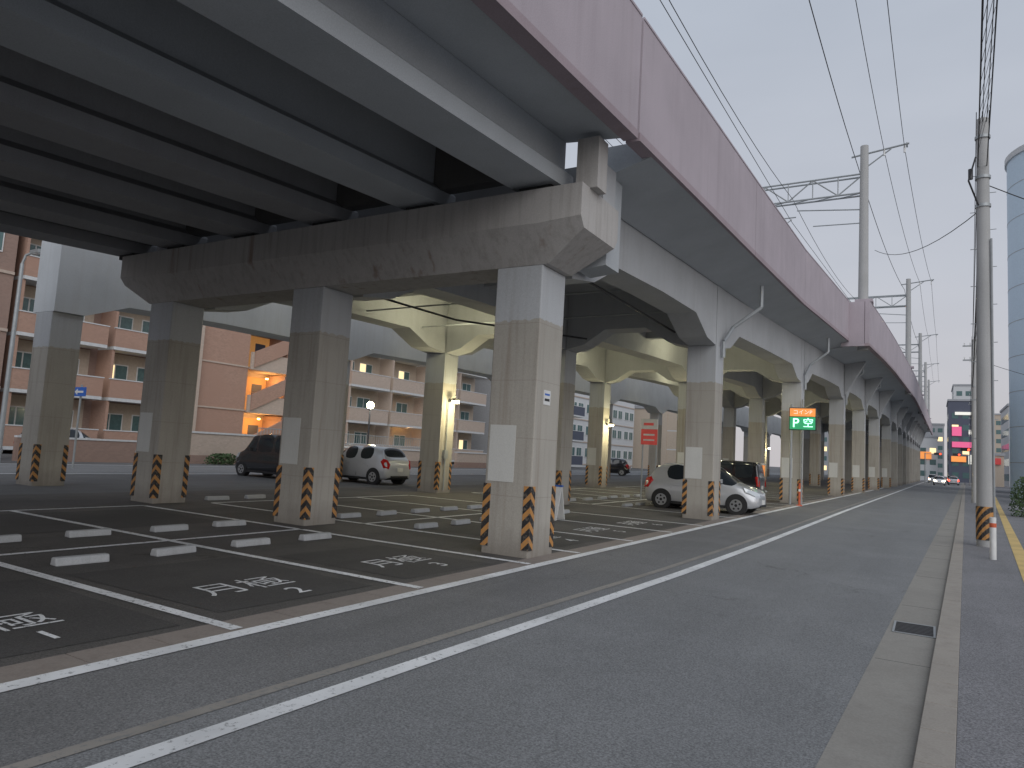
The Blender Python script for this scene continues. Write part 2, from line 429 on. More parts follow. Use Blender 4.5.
for j,py in enumerate(P):
    if j==0: continue
    z=ztop(py); zs=slab(py)+.08
    for a,b in ((CX[0]-W,CX[1]+W),(CX[1]-W,CX[2]+W)):
        pts=[(a,z),(a-.6,z+.15),(a-1.3,z+.6),(b+1.3,z+.6),(b+.6,z+.15),(b,z),(b,zs),(a,zs)]
        m.prism(pts,py+.03,py+.77,lambda p,q:(p[0]+cv(py),q,p[1]),'beam')
    for cx in CX: 
        x=cx+cv(py); m.box(x-W+.02,x+W-.02,py+.02,py+.78,z,zs,'beam')
    x=CX[0]+W+cv(py)
    pts=[(x,z+.25),(x+1.15,zs+.0),(x,zs)]
    if j>2: m.prism(pts,py+.15,py+.65,lambda p,q:(p[0],q,p[1]),'beam')
    x=CX[2]-W+cv(py)
    m.prism([(x,z+.25),(x-1.2,zs),(x,zs)],py+.1,py+.7,lambda p,q:(p[0],q,p[1]),'beam')
m.box(-5.9,-4.5,9.95,10.44,5.63,6.3,'beam')
m.prism([(-5.15,4.7),(-4.62,4.75),(-4.62,6.3),(-5.15,6.2)],10.45,11.0,lambda p,q:(p[0],q,p[1]),'soffit')
m.box(-4.66,-4.3,9.28,9.62,5.62,6.42,'cap')
m.box(-16.8,-5.95,9.95,10.3,5.63,6.6,'girder')
m.done('frames',vd)
m=MB()
def pipe(y):
    X=CX[0]+W+cv(y); zz=slab(y)
    m.path([(X+.9,y+1.4,zz+.2),(X+.9,y+1.4,zz-.45),(X+.2,y+.95,zz-1.1),(X+.09,y+.4,zz-1.6),(X+.09,y+.4,ztop(y)-.3)],.055,'metal',8)
for y in (19.7,33.2,46.7,57.7): pipe(y)
m.path([(CX[0]+W+cv(33)+.08,33.1,.0),(CX[0]+W+cv(33)+.08,33.1,4.6)],.04,'metal')
m.path([(-6.3,10.5,5.3),(-6.4,15,5.35),(-6.4,19.6,5.3)],.03,'darkmetal')
m.path([(-12.2,10.5,5.3),(-10.9,15,5.0),(-9.2,19.6,5.2)],.03,'darkmetal')
m.path([(-14.62,20.0,.1),(-14.62,20.0,3.2)],.022,'metal'); m.box(-14.68,-14.58,19.9,20.1,1.2,1.5,'metal')
m.path([(-9.6,33.1,.1),(-9.6,33.1,3.4)],.022,'metal')
m.path([(-10.8,10.25,4.2),(-10.8,10.25,.1)],.025,'metal')
for y in (12.5,15.5,18.2): m.tube((-14.6,y,5.55),(-5.9,y,5.62),.022,'metal')
m.done('drain_pipes',vd,smooth=True)

# ------------------------------------------------------------ second viaduct (left)
v2=empty('railway_viaduct')
m=MB(); c2=MB(); h2=MB()
P2=[9.36,19.7,33.2,46.7,57.7,68.7,81,93,105,120,135]
r=lambda y:rc(y)*.6
cx=-20.35
for j,py in enumerate(P2):
    c2.box(cx-W,cx+W,py,py+.8,-.1,4.6+r(py),'col')
    h2.box(-20.35-W-.012,-20.35-W+.12,py-.012,py-.001,.12,1.08,'hazard')
    h2.box(-19.93-.12,-19.93+.012,py-.012,py-.001,.12,1.08,'hazard')
    h2.box(-19.929,-19.918,py,py+.12,.12,1.08,'hazard')
    h2.box(-19.929,-19.918,py+.68,py+.8,.12,1.08,'hazard')
for j in range(len(P2)-1):
    a,b=P2[j],P2[j+1]
    ys=[a,a+.8,a+2,(a+b)/2,b-1.2,b]
    hs=[0,0,.45,.5,.45,0]
    pts=[(y,4.6+r(y)+h) for y,h in zip(ys,hs)]+[(b,7.6+r(b)),(a,7.6+r(a))]
    m.prism(pts,-20.95,-19.86,lambda p,q:(q,p[0],p[1]),'white_concrete')
c2.done('columns',v2,bevel=.02); m.done('beams_and_deck',v2); h2.done('column_guards',v2)

# ------------------------------------------------------------ lamps under the viaduct
def lampfix(x,y,z,dx,power=110,col=(1,.89,.52),name='column_floodlight'):
    e=empty(name); m=MB()
    m.box(x,x+dx*.05,y-.05,y+.05,z-.06,z+.06,'darkmetal')
    m.tube((x+dx*.04,y,z),(x+dx*.25,y,z+.06),.018,'darkmetal')
    m.box(x+dx*.2,x+dx*.38,y-.11,y+.11,z-.0,z+.08,'darkmetal')
    m.box(x+dx*.21,x+dx*.37,y-.1,y+.1,z-.09,z-.002,'lamp')
    m.done('fixture',e)
    l=bpy.data.lights.new('lamp_light','POINT'); l.energy=power; l.color=col; l.shadow_soft_size=.12
    o=bpy.data.objects.new('lamp_light',l); o.location=(x+dx*.9,y,z-.25); sc.collection.objects.link(o); o.parent=e
for y in (19.7,33.2,46.7,68.7): lampfix(CX[2]+W+cv(y)+.002,y+.4,3.25,1,130)
for y in (33.2,57.7): lampfix(CX[1]+W+cv(y)+.002,y+.4,3.4,1,120)
def tube_light(x,y,power=85):
    e=empty('ceiling_light'); m=MB(); z=6.2+rp(y)
    m.box(x-.5,x+.5,y-.06,y+.06,z-.09,z-.002,'metal'); m.tube((x-.45,y,z-.12),(x+.45,y,z-.12),.018,'lamp'); m.done('fixture',e)
    l=bpy.data.lights.new('tube_light','POINT'); l.energy=power; l.color=(1,.94,.62); l.shadow_soft_size=.2
    o=bpy.data.objects.new('tube_light',l); o.location=(x,y,z-.9); sc.collection.objects.link(o); o.parent=e
for x,y in ((-12.7,17.3),(-8,28.5),(-12.7,29),(-12.7,42),(-8,52)): tube_light(x,y)

# ------------------------------------------------------------ cars
def car(name,loc,rot,paint,kind='hatch',lit=False):
    e=empty(name)
    if kind=='hatch':
        S=[(-1.87,.60,.32,.66,.50,.62,.78,.55,.86,.88,0,0),
           (-1.80,.72,.24,.78,.50,.74,.86,.66,.98,1.00,0,0),
           (-1.70,.76,.20,.82,.52,.77,.93,.68,1.06,1.08,0,1),
           (-1.42,.78,.18,.84,.54,.78,.96,.61,1.42,1.46,0,0),
           (-1.30,.78,.18,.84,.55,.79,.96,.60,1.46,1.50,0,0),
           (-1.12,.78,.18,.84,.55,.79,.95,.60,1.48,1.52,1,0),
           (-.38,.78,.18,.84,.55,.80,.93,.61,1.50,1.54,0,0),
           (-.28,.78,.18,.84,.55,.80,.93,.61,1.50,1.54,1,0),
           (.42,.78,.18,.84,.55,.80,.91,.59,1.45,1.49,0,0),
           (.50,.78,.18,.84,.55,.80,.91,.58,1.42,1.46,1,1),
           (1.16,.78,.18,.84,.54,.78,.89,.66,.95,1.00,0,0),
           (1.24,.78,.18,.84,.54,.77,.87,.66,.92,.97,0,0),
           (1.60,.77,.20,.82,.50,.72,.76,.58,.83,.87,0,0),
           (1.80,.70,.24,.74,.46,.64,.64,.5,.69,.72,0,0),
           (1.89,.55,.30,.58,.44,.52,.54,.42,.58,.60,0,0)]
        wx=(-1.22,1.22); L=1.89; wr=.29
    else:
        S=[(-1.70,.64,.30,.70,.50,.66,.95,.60,1.05,1.07,0,0),
           (-1.66,.70,.24,.74,.50,.71,.98,.64,1.10,1.12,0,1),
           (-1.56,.71,.20,.74,.55,.71,1.0,.64,1.64,1.67,0,0),
           (-1.42,.71,.20,.74,.55,.71,1.0,.63,1.70,1.73,1,0),
           (-.62,.71,.20,.74,.55,.71,1.0,.63,1.72,1.75,0,0),
           (-.52,.71,.20,.74,.55,.71,1.0,.63,1.72,1.75,1,0),
           (.35,.71,.20,.74,.55,.71,1.0,.63,1.70,1.73,0,0),
           (.43,.71,.20,.74,.55,.71,1.0,.62,1.68,1.71,1,0),
           (.80,.71,.20,.74,.55,.71,1.0,.61,1.60,1.63,1,1),
           (1.18,.71,.20,.74,.55,.70,1.0,.62,1.05,1.09,0,0),
           (1.26,.71,.20,.74,.55,.70,.97,.62,1.02,1.06,0,0),
           (1.60,.69,.22,.72,.50,.66,.86,.56,.92,.95,0,0),
           (1.70,.62,.28,.64,.46,.60,.75,.5,.80,.82,0,0)]
        wx=(-1.18,1.18); L=1.70; wr=.27
    bm=bmesh.new(); rings=[]
    for s in S:
        x=s[0]; pts=[(s[1],s[2]),(s[3],s[4]),(s[5],s[6]),(s[7],s[8])]
        ring=[bm.verts.new((x,-w,z)) for w,z in pts]+[bm.verts.new((x,0,s[9]))]+[bm.verts.new((x,w,z)) for w,z in reversed(pts)]
        rings.append(ring)
    cr=bm.edges.layers.float.new('crease_edge')
    for i in range(len(rings)-1):
        A,B=rings[i],rings[i+1]
        for k in range(9):
            k2=(k+1)%9
            f_=bm.faces.new([A[k],A[k2],B[k2],B[k]])
            if k in(2,5) and S[i][10]: f_.material_index=1
            if k in(3,4) and S[i][11]: f_.material_index=1
            if k==8: f_.material_index=2
            f_.smooth=True
    for rr,fl in ((rings[0],0),(rings[-1],1)):
        f_=bm.faces.new(rr if fl else list(reversed(rr))); f_.smooth=True
    bmesh.ops.recalc_face_normals(bm,faces=bm.faces)
    for ed in bm.edges:
        mi={f_.material_index for f_ in ed.link_faces}
        if len(mi)>1: ed[cr]=.85
        elif kind=='van': ed[cr]=.35
    me=bpy.data.meshes.new('body'); bm.to_mesh(me); bm.free()
    for k in (paint,'glass','black'): me.materials.append(M[k])
    o=bpy.data.objects.new('body',me); sc.collection.objects.link(o); o.parent=e
    sm=o.modifiers.new('s','SUBSURF'); sm.levels=2; sm.render_levels=2
    hw=.815 if kind=='hatch' else .72
    m=MB()
    for x in wx:
        for sy in (-1,1):
            m.tube((x,sy*(hw-.2),wr+.02),(x,sy*(hw+.012),wr+.02),wr+.05,'black',28)
            m.tube((x,sy*(hw-.15),wr),(x,sy*(hw+.028),wr),wr,'black',28)
            m.tube((x,sy*(hw-.1),wr),(x,sy*(hw+.036),wr),wr*.66,'rim',24)
            m.tube((x,sy*(hw+.03),wr),(x,sy*(hw+.040),wr),wr*.16,'black',12)
            for q in range(5):
                a=q*2*math.pi/5+.4
                m.tube((x+math.cos(a)*wr*.42,sy*(hw+.03),wr+math.sin(a)*wr*.42),(x+math.cos(a)*wr*.42,sy*(hw+.0385),wr+math.sin(a)*wr*.42),wr*.12,'black',8)
    m.done('wheels',e)
    m=MB()
    zb=.93 if kind=='hatch' else 1.0
    def sb(x0,x1,s,a,b,z0,z1,k): m.box(x0,x1,min(s*a,s*b),max(s*a,s*b),z0,z1,k)
    for sy in (-1,1):
        for xx in ((-.9,-.32,.66) if kind=='hatch' else (-.95,-.56,.62)):
            sb(xx-.005,xx+.005,sy,hw-.02,hw+.004,.32,.72,'black')
        for xx in (-.72,.1): sb(xx-.09,xx+.09,sy,hw-.05,hw+.012,.765,.79,paint)
        sb(.60,.78,sy,hw-.03,hw+.15,zb+.02,zb+.15,paint)
        sb(-.88,.88,sy,hw-.06,hw-.005,.17,.26,'black')
    m.box(-L-.008,-L+.05,-.17,.17,.52,.68,'plate'); m.box(L-.05,L+.008,-.17,.17,.34,.48,'plate')
    m.box(L-.10,L-.004,-.42,.42,.26,.33,'black'); m.box(L-.16,L-.02,-.3,.3,.50,.56,'black')
    m.box(-L+.0,-L+.08,-.5,.5,.30,.36,'black')
    m.done('trim',e,bevel=.01)
    m=MB()
    for sy in (-1,1):
        if kind=='hatch':
            hv=[(1.86,.34,.57),(1.86,.34,.66),(1.74,.52,.76),(1.42,.745,.86),(1.50,.80,.72),(1.74,.70,.60)]
            tv=[(-1.86,.56,.80),(-1.86,.64,.62),(-1.72,.81,.66),(-1.56,.80,.90),(-1.62,.73,1.02),(-1.78,.66,.98)]
        else:
            hv=[(1.72,.38,.62),(1.72,.38,.78),(1.64,.56,.86),(1.44,.71,.92),(1.5,.73,.74),(1.68,.62,.62)]
            tv=[(-1.70,.60,.80),(-1.70,.64,.60),(-1.60,.73,.62),(-1.55,.73,1.05),(-1.6,.68,1.1),(-1.66,.62,1.0)]
        for pts,k,hd in ((hv,'head' if lit else 'lens',1),(tv,'brake' if lit else 'red',-1)):
            cen=Vector((0,0,0)); P_=[Vector((x,sy*y,z)) for x,y,z in pts]
            for p in P_: cen+=p/6
            out=Vector((.035*hd,sy*.025,0))
            vs=[p for p in P_]+[cen+(p-cen)*.8+out for p in P_]+[p-out*2 for p in P_]
            fs=[tuple(range(6,12))]+[(i,(i+1)%6,(i+1)%6+6,i+6) for i in range(6)]+[(i,(i+1)%6,(i+1)%6+12,i+12) for i in range(6)]
            m.verts_faces(vs,fs,k)
    m.done('lights',e,smooth=True)
    e.location=loc; e.rotation_euler=(0,0,rot); return e
car('parked_car',(-6.5,23.65,.004),0,'silver')
car('parked_car',(-19.9,21.7,.004),math.pi,'silver')
car('parked_car',(-22.7,19.6,.004),math.pi,'blackpaint','van')
car('parked_car',(-24.5,58,.004),math.pi+.3,'blackpaint')
car('parked_car',(-8.2,33.0,.004),math.pi,'blackpaint','van')
car('parked_car',(-35.2,13.2,.004),.5,'whitepaint')
car('parked_car',(-36.2,18.2,.004),1.5,'silver')
car('moving_car',(1.1,135,.004),-math.pi/2,'whitepaint',lit=True)
car('moving_car',(.2,170,.004),-math.pi/2,'silver','van',lit=True)
car('moving_car',(3.4,150,.004),math.pi/2,'silver',lit=True)
car('moving_car',(3.6,175,.004),math.pi/2,'blackpaint','van',lit=True)

# ------------------------------------------------------------ signs
e=empty('parking_sign'); m=MB()
sx,sy_,=-4.75,32.2
m.tube((sx-.45,sy_,0),(sx-.45,sy_,4.3),.05,'metal',10)
m.box(sx-.5,sx+.52,sy_-.1,sy_+.1,3.22,3.75,'greenlit'); m.box(sx-.5,sx+.52,sy_-.1,sy_+.1,3.78,4.12,'orangelit')
m.box(sx-.53,sx+.55,sy_-.08,sy_+.08,3.19,4.16,'darkmetal')
m.done('panel',e)
text('letter_p','P',(sx-.26,sy_-.108,3.48),(math.pi/2,0,0),.55,'greenled',e)
text('status','空',(sx+.24,sy_-.108,3.48),(math.pi/2,0,0),.43,'greenled',e)
text('caption','コインP',(sx+.01,sy_-.108,3.95),(math.pi/2,0,0),.22,'whitelit',e)
e=empty('rate_sign'); m=MB()
m.tube((-9.75,26.4,0),(-9.75,26.4,3.1),.03,'metal'); m.tube((-9.2,26.4,0),(-9.2,26.4,3.1),.03,'metal')
m.box(-9.8,-9.15,26.3,26.35,2.15,2.75,'redsign'); m.box(-9.8,-9.15,26.3,26.35,2.76,3.15,'whitesign')
m.box(-9.7,-9.25,26.29,26.299,2.5,2.57,'whitesign'); m.box(-9.7,-9.25,26.29,26.299,2.3,2.36,'whitesign'); m.box(-9.7,-9.3,26.29,26.299,2.9,3.0,'redsign')
m.done('board',e)
e=empty('payment_machine'); m=MB()
m.box(-7.1,-6.6,33.6,34.0,.1,1.6,'orangelit'); m.box(-7.13,-6.57,33.62,34.02,0,.1,'darkmetal'); m.box(-7.15,-6.55,33.5,34.05,1.6,1.68,'whitesign'); m.box(-7.0,-6.7,33.585,33.6,.95,1.4,'darkmetal')
m.done('cabinet',e,bevel=.01)
e=empty('a_frame_sign'); m=MB()
X,Y=-8.12,15.2
m.prism([(0,0),(.03,0),(.24,.8),(.21,.8)],X,X+.4,lambda p,a:(a,Y+p[0],p[1]),'whitesign')
m.prism([(.45,0),(.48,0),(.27,.8),(.24,.8)],X,X+.4,lambda p,a:(a,Y+p[0],p[1]),'whitesign')
m.box(X-.02,X+.42,Y+.2,Y+.28,.8,.84,'blue')
m.done('boards',e)
e=empty('direction_sign'); m=MB()
m.tube((-28,14.5,0),(-28,14.5,3.2),.04,'metal'); m.box(-28.45,-27.55,14.42,14.45,2.75,3.1,'blue')
m.prism([(-.3,0),(-.1,.12),(-.1,.04),(.3,.04),(.3,-.04),(-.1,-.04),(-.1,-.12)],0,.008,lambda p,a:(-28+p[0],14.41+a,2.92+p[1]),'whitesign')
m.done('panel',e)
e=empty('bollard'); m=MB(); m.tube((1.02,16.6,.045),(1.02,16.6,.85),.055,'whitesign',14); m.tube((1.02,16.6,.66),(1.02,16.6,.74),.058,'orange',14); m.done('post',e,smooth=True)
e=empty('red_marker_post'); m=MB(); m.tube((-4.72,31.5,.0),(-4.72,31.5,.05),.12,'orange',14); m.tube((-4.72,31.5,.05),(-4.72,31.5,.95),.045,'orange',12); m.tube((-4.72,31.5,.6),(-4.72,31.5,.7),.049,'whitesign',12); m.done('post',e,smooth=True)
e=empty('utility_pole')
def upole(e,x,y,h,r=.18,arms=True):
    m=MB(); m.tube((x,y,0),(x,y,h),r,'pole',16,r2=r*.68)
    for i,zz in enumerate([2.5+.45*i for i in range(int((h-3)/.45))]):
        s=1 if i%2 else -1; m.tube((x,y,zz),(x+s*.26,y,zz),.009,'metal',5)
    for zz in ((h-.5,h-1.5,h-2.2) if not arms else (h-3.0,)):
        m.tube((x,y,zz),(x,y,zz+.07),r*.9,'metal',14)
    if arms:
        for zz in (h-.4,h-1.3):
            m.box(x-.6,x+.6,y-.04,y+.04,zz-.04,zz+.04,'metal')
            for q in (-.5,-.2,.25,.52): m.tube((x+q,y,zz+.05),(x+q,y,zz+.2),.03,'whitesign',8)
    else:
        m.path([(x-.1,y-.2,h-2.2),(x-.3,y-.3,h-1.6),(x-.15,y-.2,h-1.0)],.02,'black',6)
        m.tube((x-.25,y-.1,h-1.5),(x-.25,y-.1,h-1.25),.05,'darkmetal',8)
        m.path([(x+.16,y-.1,.1),(x+.15,y-.1,h-3)],.025,'metal',6)
    m.done('pole',e,smooth=True)
upx=lambda y:1.06+.038*(y-19.5)
upole(e,upx(19.5),19.5,10.2,arms=False)
mm=MB(); mm.tube((upx(19.5),19.5,.2),(upx(19.5),19.5,.95),.188,'hazard',16); mm.done('guard_plate',e)
for y in (52,84,118,150):
    e=empty('utility_pole'); upole(e,upx(y)+(.3 if y>60 else 0),y,10.2)
e=empty('overhead_wires'); m=MB()
def wire(p,q,sag=.4,r=.014,n=12):
    p=Vector(p);q=Vector(q); pts=[]
    for i in range(n+1):
        t=i/n; v=p.lerp(q,t); v.z-=sag*4*t*(1-t); pts.append(v)
    m.path(pts,r,'black',5)
ends=[-12,19.5,52,84,118,150]
for a,b in zip(ends[:-1],ends[1:]):
    first=(a<0)
    for q in (-.12,.0,.14):
        wire((upx(a)+q,a,10.4),(upx(b)+q*.6,b,10.1),.35,.009)
    for q in (-.1,.08): wire((upx(a)+q,a,9.4),(upx(b)+q,b,9.0),.35,.012)
    if not first: wire((upx(a)-.1,a,7.2),(upx(b)-.1,b,7.2),.6,.022)
for i in range(36):
    y=-6+i*.7; s=4*((y+12)/31.5)*(1-(y+12)/31.5)*.35
    m.tube((upx(y)-.11,y,9.4-.4*(y+12)/31.5-s),(upx(y)+.12,y,10.4-.3*(y+12)/31.5-s),.006,'black',4)
wire((upx(19.5),19.5,8.0),(-2.4,38,12.5),.6,.012)
wire((upx(19.5),19.5,8.6),(8,26,7.5),.2,.012)
wire((upx(52),52,9.0),(9,60,8),.2,.015)
m.done('wires',e)
# ------------------------------------------------------------ catenary
cat=[(38.6,-3.35+cv(38.6)),(72,-3.2+cv(72)),(105,-3.2+cv(105)),(138,-3.2+cv(138)),(170,-3.2+cv(170))]
for y,x in cat:
    e=empty('catenary_mast'); m=MB(); zb=6.9+rp(y); xl=-17.6
    zt=18.2+(rp(y)-rp(38.6))
    m.tube((x,y,zb-.8),(x,y,zt),.25,'pole',16,r2=.19)
    m.tube((xl,y,zb),(xl,y,zt),.25,'pole',14,r2=.19)
    m.box(x-.35,x+.45,y-.4,y+.4,8.48+rp(y),8.62+rp(y),'parapet')
    z1,z0=zt-1.45,zt-2.45
    for dy in (0,.45):
        m.tube((x,y+dy,z1),(xl,y+dy,z1),.05,'metal'); m.tube((x,y+dy,z0),(xl,y+dy,z0),.05,'metal')
    k=12; dx=(xl-x)/k
    for i in range(k):
        za,zc=(z0,z1) if i%2 else (z1,z0)
        m.tube((x+dx*i,y,za),(x+dx*(i+1),y,zc),.035,'metal',6); m.tube((x+dx*i,y,z0),(x+dx*i,y,z1),.03,'metal',6)
        m.tube((x+dx*i,y,z0),(x+dx*(i+1),y+.45,z0),.025,'metal',6)
    m.tube((x-.6,y,zt-.5),(x+2.0,y,zt-.2),.05,'metal'); m.tube((x,y,zt-1.2),(x+1.2,y,zt-.35),.035,'metal')
    m.tube((x+1.9,y-.2,zt-.25),(x+1.9,y+.3,zt-.25),.04,'metal')
    for q in (.9,1.8): m.tube((x+q,y,zt-.3),(x+q,y,zt-.65),.05,'whitesign',8)
    for tx in (-6.8,-11.8):
        X=tx+cv(y)
        m.tube((X-2,y,z0),(X-2,y,z0-2.6),.05,'metal'); m.tube((X-2,y,z0-.9),(X+.2,y,z0-.9),.035,'metal'); m.tube((X-2,y,z0-2.4),(X+.2,y,z0-2.0),.03,'metal'); m.tube((X-1.9,y,z0-2.3),(X+.0,y,z0-1.0),.025,'metal')
    m.tube((x,y,z0-.9),(x-3.2,y,z0-.55),.035,'metal'); m.tube((x,y,z0-1.6),(x-2.4,y,z0-1.5),.03,'metal')
    m.done('mast',e,smooth=True)
e=empty('catenary_wires'); m=MB()
cc=[(5,-3.2)]+cat
for (ya,xa),(yb,xb) in zip(cc[:-1],cc[1:]):
    za=17.8+(max(rp(ya),0))-rp(38.6)+ (1.6 if ya<10 else 0); zb=17.8+rp(yb)-rp(38.6)
    for q in (.9,1.8): wire((xa+q,ya,za),(xb+q,yb,zb),.7,.014)
    wire((xa-.3,ya,za-.6),(xb-.3,yb,zb-.6),.7,.018)
    for tx in (-6.8,-11.8):
        wire((tx+cv(ya),ya,za-1.9),(tx+cv(yb),yb,zb-1.9),.9,.014); wire((tx+cv(ya),ya,za-3.2),(tx+cv(yb),yb,zb-3.2),.02,.013)
m.done('wires',e)

# ------------------------------------------------------------ street lamps (left)
e=empty('street_lamp'); m=MB(); X,Y=-31.0,13.25
m.tube((X,Y,0),(X,Y,7.9),.10,'metal',12,r2=.07); m.path([(X,Y,7.9),(X+.1,Y+.05,8.25),(X+.4,Y+.2,8.4)],.05,'metal'); m.box(X+.25,X+.9,Y+.1,Y+.35,8.32,8.46,'metal'); m.box(X+.3,X+.85,Y+.13,Y+.32,8.29,8.319,'whitesign')
m.done('lamp',e,smooth=True)
e=empty('park_lamp'); m=MB(); X,Y=-31.6,34.6
m.tube((X,Y,0),(X,Y,3.8),.06,'darkmetal',10); m.tube((X,Y,3.75),(X,Y,3.85),.15,'darkmetal',12); bm_=m.bm
ii=m.mi('lamp')
rr=bmesh.ops.create_uvsphere(bm_,u_segments=16,v_segments=10,radius=.24,matrix=Matrix.Translation((X,Y,4.06)))
for v in rr['verts']:
    for f_ in v.link_faces: f_.material_index=ii
m.done('lamp',e)
l=bpy.data.lights.new('park_light','POINT'); l.energy=110; l.color=(1,.95,.8); l.shadow_soft_size=.2
o=bpy.data.objects.new('park_light',l); o.location=(X+.6,Y-.3,4.0); sc.collection.objects.link(o); o.parent=e

# ------------------------------------------------------------ apartment blocks
def apartment(name,X,y0,y1,floors,wall,bal,style='balc',depth=12,fh=2.95,lit=.12):
    e=empty(name); m=MB(); H=floors*fh+.8
    m.box(X-depth,X,y0,y1,0,H,wall); m.box(X-depth-.15,X+.15,y0-.15,y1+.15,H,H+.4,'greywall')
    d=MB(); nb=max(1,int((y1-y0)/4.4)); bw=(y1-y0)/nb
    for fl in range(floors):
        z=.4+fl*fh
        for i in range(nb):
            a=y0+i*bw; b=a+bw
            if style=='balc':
                D=1.7
                d.box(X+.002,X+D,a+.2,b-.2,z-.18,z,'whitewall')
                d.box(X+D-.12,X+D,a+.2,b-.2,z+.003,z+1.05,bal); d.box(X+D-.15,X+D+.03,a+.17,b-.17,z+1.05,z+1.11,'whitewall')
                d.box(X+.002,X+D-.13,a+.2,a+.34,z+.003,z+2.76,bal)
                d.box(X+.9,X+1.3,a+.5,a+1.1,z+.01,z+.7,'whitesign')
                d.box(X+.004,X+.012,a+.36,b-.22,z+.003,z+2.7,'cream')
                for w0 in (a+.5,(a+b)/2+.15):
                    d.box(X+.013,X+.05,w0,w0+1.6,z+.1,z+2.1,'whitesign'); 
                    g='warmwin' if random.random()<lit else 'wglass'
                    d.box(X+.05,X+.06,w0+.07,w0+.76,z+.17,z+2.03,g); d.box(X+.05,X+.06,w0+.84,w0+1.53,z+.17,z+2.03,'wglass')
            elif style=='stair':
                d.box(X+.002,X+2.2,a+.1,b-.1,z-.15,z,'lightbrick')
                d.box(X+2.05,X+2.2,a+.1,b-.1,z+.003,z+1.05,'lightbrick')
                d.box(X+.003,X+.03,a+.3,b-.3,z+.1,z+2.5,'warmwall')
                for q in (.5,2.0): d.box(X+.03,X+.07,a+q,a+q+.85,z+.02,z+2.0,'darkwall')
                d.box(X+.03,X+2.0,(a+b)/2-.08,(a+b)/2+.08,z+.01,z+2.7,'brick')
                pts=[(a+.3,z+.0),(a+.3,z+1.1),(b-.3,z+fh+1.0),(b-.3,z+fh-.1)]
                d.prism(pts,X+2.21,X+2.33,lambda p,q:(q,p[0],p[1]),bal)
                d.box(X+.07,X+.2,b-.8,b-.6,z+2.2,z+2.35,'olamp')
            elif style=='blank':
                d.box(X+.002,X+.25,a+.0,a+.5,z-.4,z+fh-.402,'lightbrick'); d.box(X+.002,X+.06,a+.5,b,z-.08,z+.02,'lightbrick')
            else:
                for w0 in (a+.6,(a+b)/2+.3):
                    d.box(X+.003,X+.06,w0-.06,w0+1.46,z+.94,z+2.2,'whitesign'); d.box(X+.06,X+.07,w0,w0+.66,z+1.0,z+2.14,'wglass'); d.box(X+.06,X+.07,w0+.74,w0+1.4,z+1.0,z+2.14,'wglass')
                d.box(X+.002,X+.08,a,b,z-.1,z+.05,'lightbrick')
    m.done('walls',e); d.done('openings',e); return e
apartment('apartment_building',-40.5,-12,17.0,6,'brick2','brick','win')
apartment('apartment_building',-42,17.2,27.2,6,'brick2','brick','balc')
apartment('apartment_building',-40,27.2,31.4,6,'brick','brick','blank',depth=12)
apartment('apartment_building',-42,31.4,38.0,6,'lightbrick','brick','stair')
apartment('apartment_building',-41,38.0,41.5,6,'brick','brick','blank')
apartment('apartment_building',-42,41.5,62,6,'cream','lightbrick','balc',lit=.5)
apartment('house',-38,66,78,3,'greywall','darkwall','balc',lit=.3)
apartment('office_building',-40,81,104,5,'whitewall','greywall','win')
apartment('house',-36,108,122,3,'cream','cream','balc',lit=.3)
apartment('office_building',-40,126,170,4,'greywall','whitewall','win')
for y,z in ((33.4,2.6),(33.8,5.5),(36.6,5.5),(50,3.2)):
    l=bpy.data.lights.new('stair_light','POINT'); l.energy=75; l.color=(1,.55,.2); l.shadow_soft_size=.15
    o=bpy.data.objects.new('stair_light',l); o.location=(-40.9,y,z); sc.collection.objects.link(o)
    e=empty('stair_lamp'); o.parent=e
    mm=MB(); mm.tube((-40.9,y,z+.2),(-40.9,y,z+.3),.1,'olamp',10); mm.done('bulb',e)
e=empty('garden_wall'); m=MB()
for a,b,h in ((-5,9,1.15),(20.2,27,1.6),(27.2,44,1.2),(47,64,1.2)):
    m.box(-33.4,-33.15,a,b,.45,h,'lightbrick'); m.box(-33.42,-33.13,a,b,0,.45,'brick2'); m.box(-33.45,-33.1,a,b,h,h+.1,'whitewall')
m.box(-33.4,-33.15,14.8,20,0,1.0,'brick2'); m.box(-33.43,-33.12,14.8,20,1.0,1.08,'whitewall')
m.done('wall',e)
e=empty('steel_fence'); m=MB()
for a,b in ((27.2,44),):
    y=a
    while y<b: m.tube((-33.28,y,1.3),(-33.28,y,2.1),.018,'metal',5); y+=.22
    m.tube((-33.28,a,2.1),(-33.28,b,2.1),.025,'metal'); m.tube((-33.28,a,1.4),(-33.28,b,1.4),.025,'metal')
m.done('bars',e)
def shrub(name,cx,cy,rx,ry,h,n,z0=0):
    m=MB()
    for _ in range(n):
        a=random.random()*6.283; r_=random.random()**.5; z=z0+h*random.random()**.8
        t=max(0,1-((z-z0)/h)**2)**.5
        p=Vector((cx+rx*r_*math.cos(a)*(.35+.65*t),cy+ry*r_*math.sin(a)*(.35+.65*t),z))
        u=Vector((random.gauss(0,1),random.gauss(0,1),random.gauss(0,1))).normalized(); v=u.orthogonal().normalized(); s=random.uniform(.04,.09)
        m.verts_faces([p-u*s,p+v*s*.6,p+u*s,p-v*s*.6],[(0,1,2,3)],'leaf')
    m.tube((cx,cy,z0),(cx,cy,z0+h*.5),.04,'bark',6)
    m.done(name)
for y in (24.5,29,31,38): shrub('shrub',-32.6,y,.45,1.1,random.uniform(.4,.7),600)
for x,y in ((3.7,37),(4.6,39),(4.6,43)): shrub('shrub',x,y,.9,1.1,1.7,1500,.05)

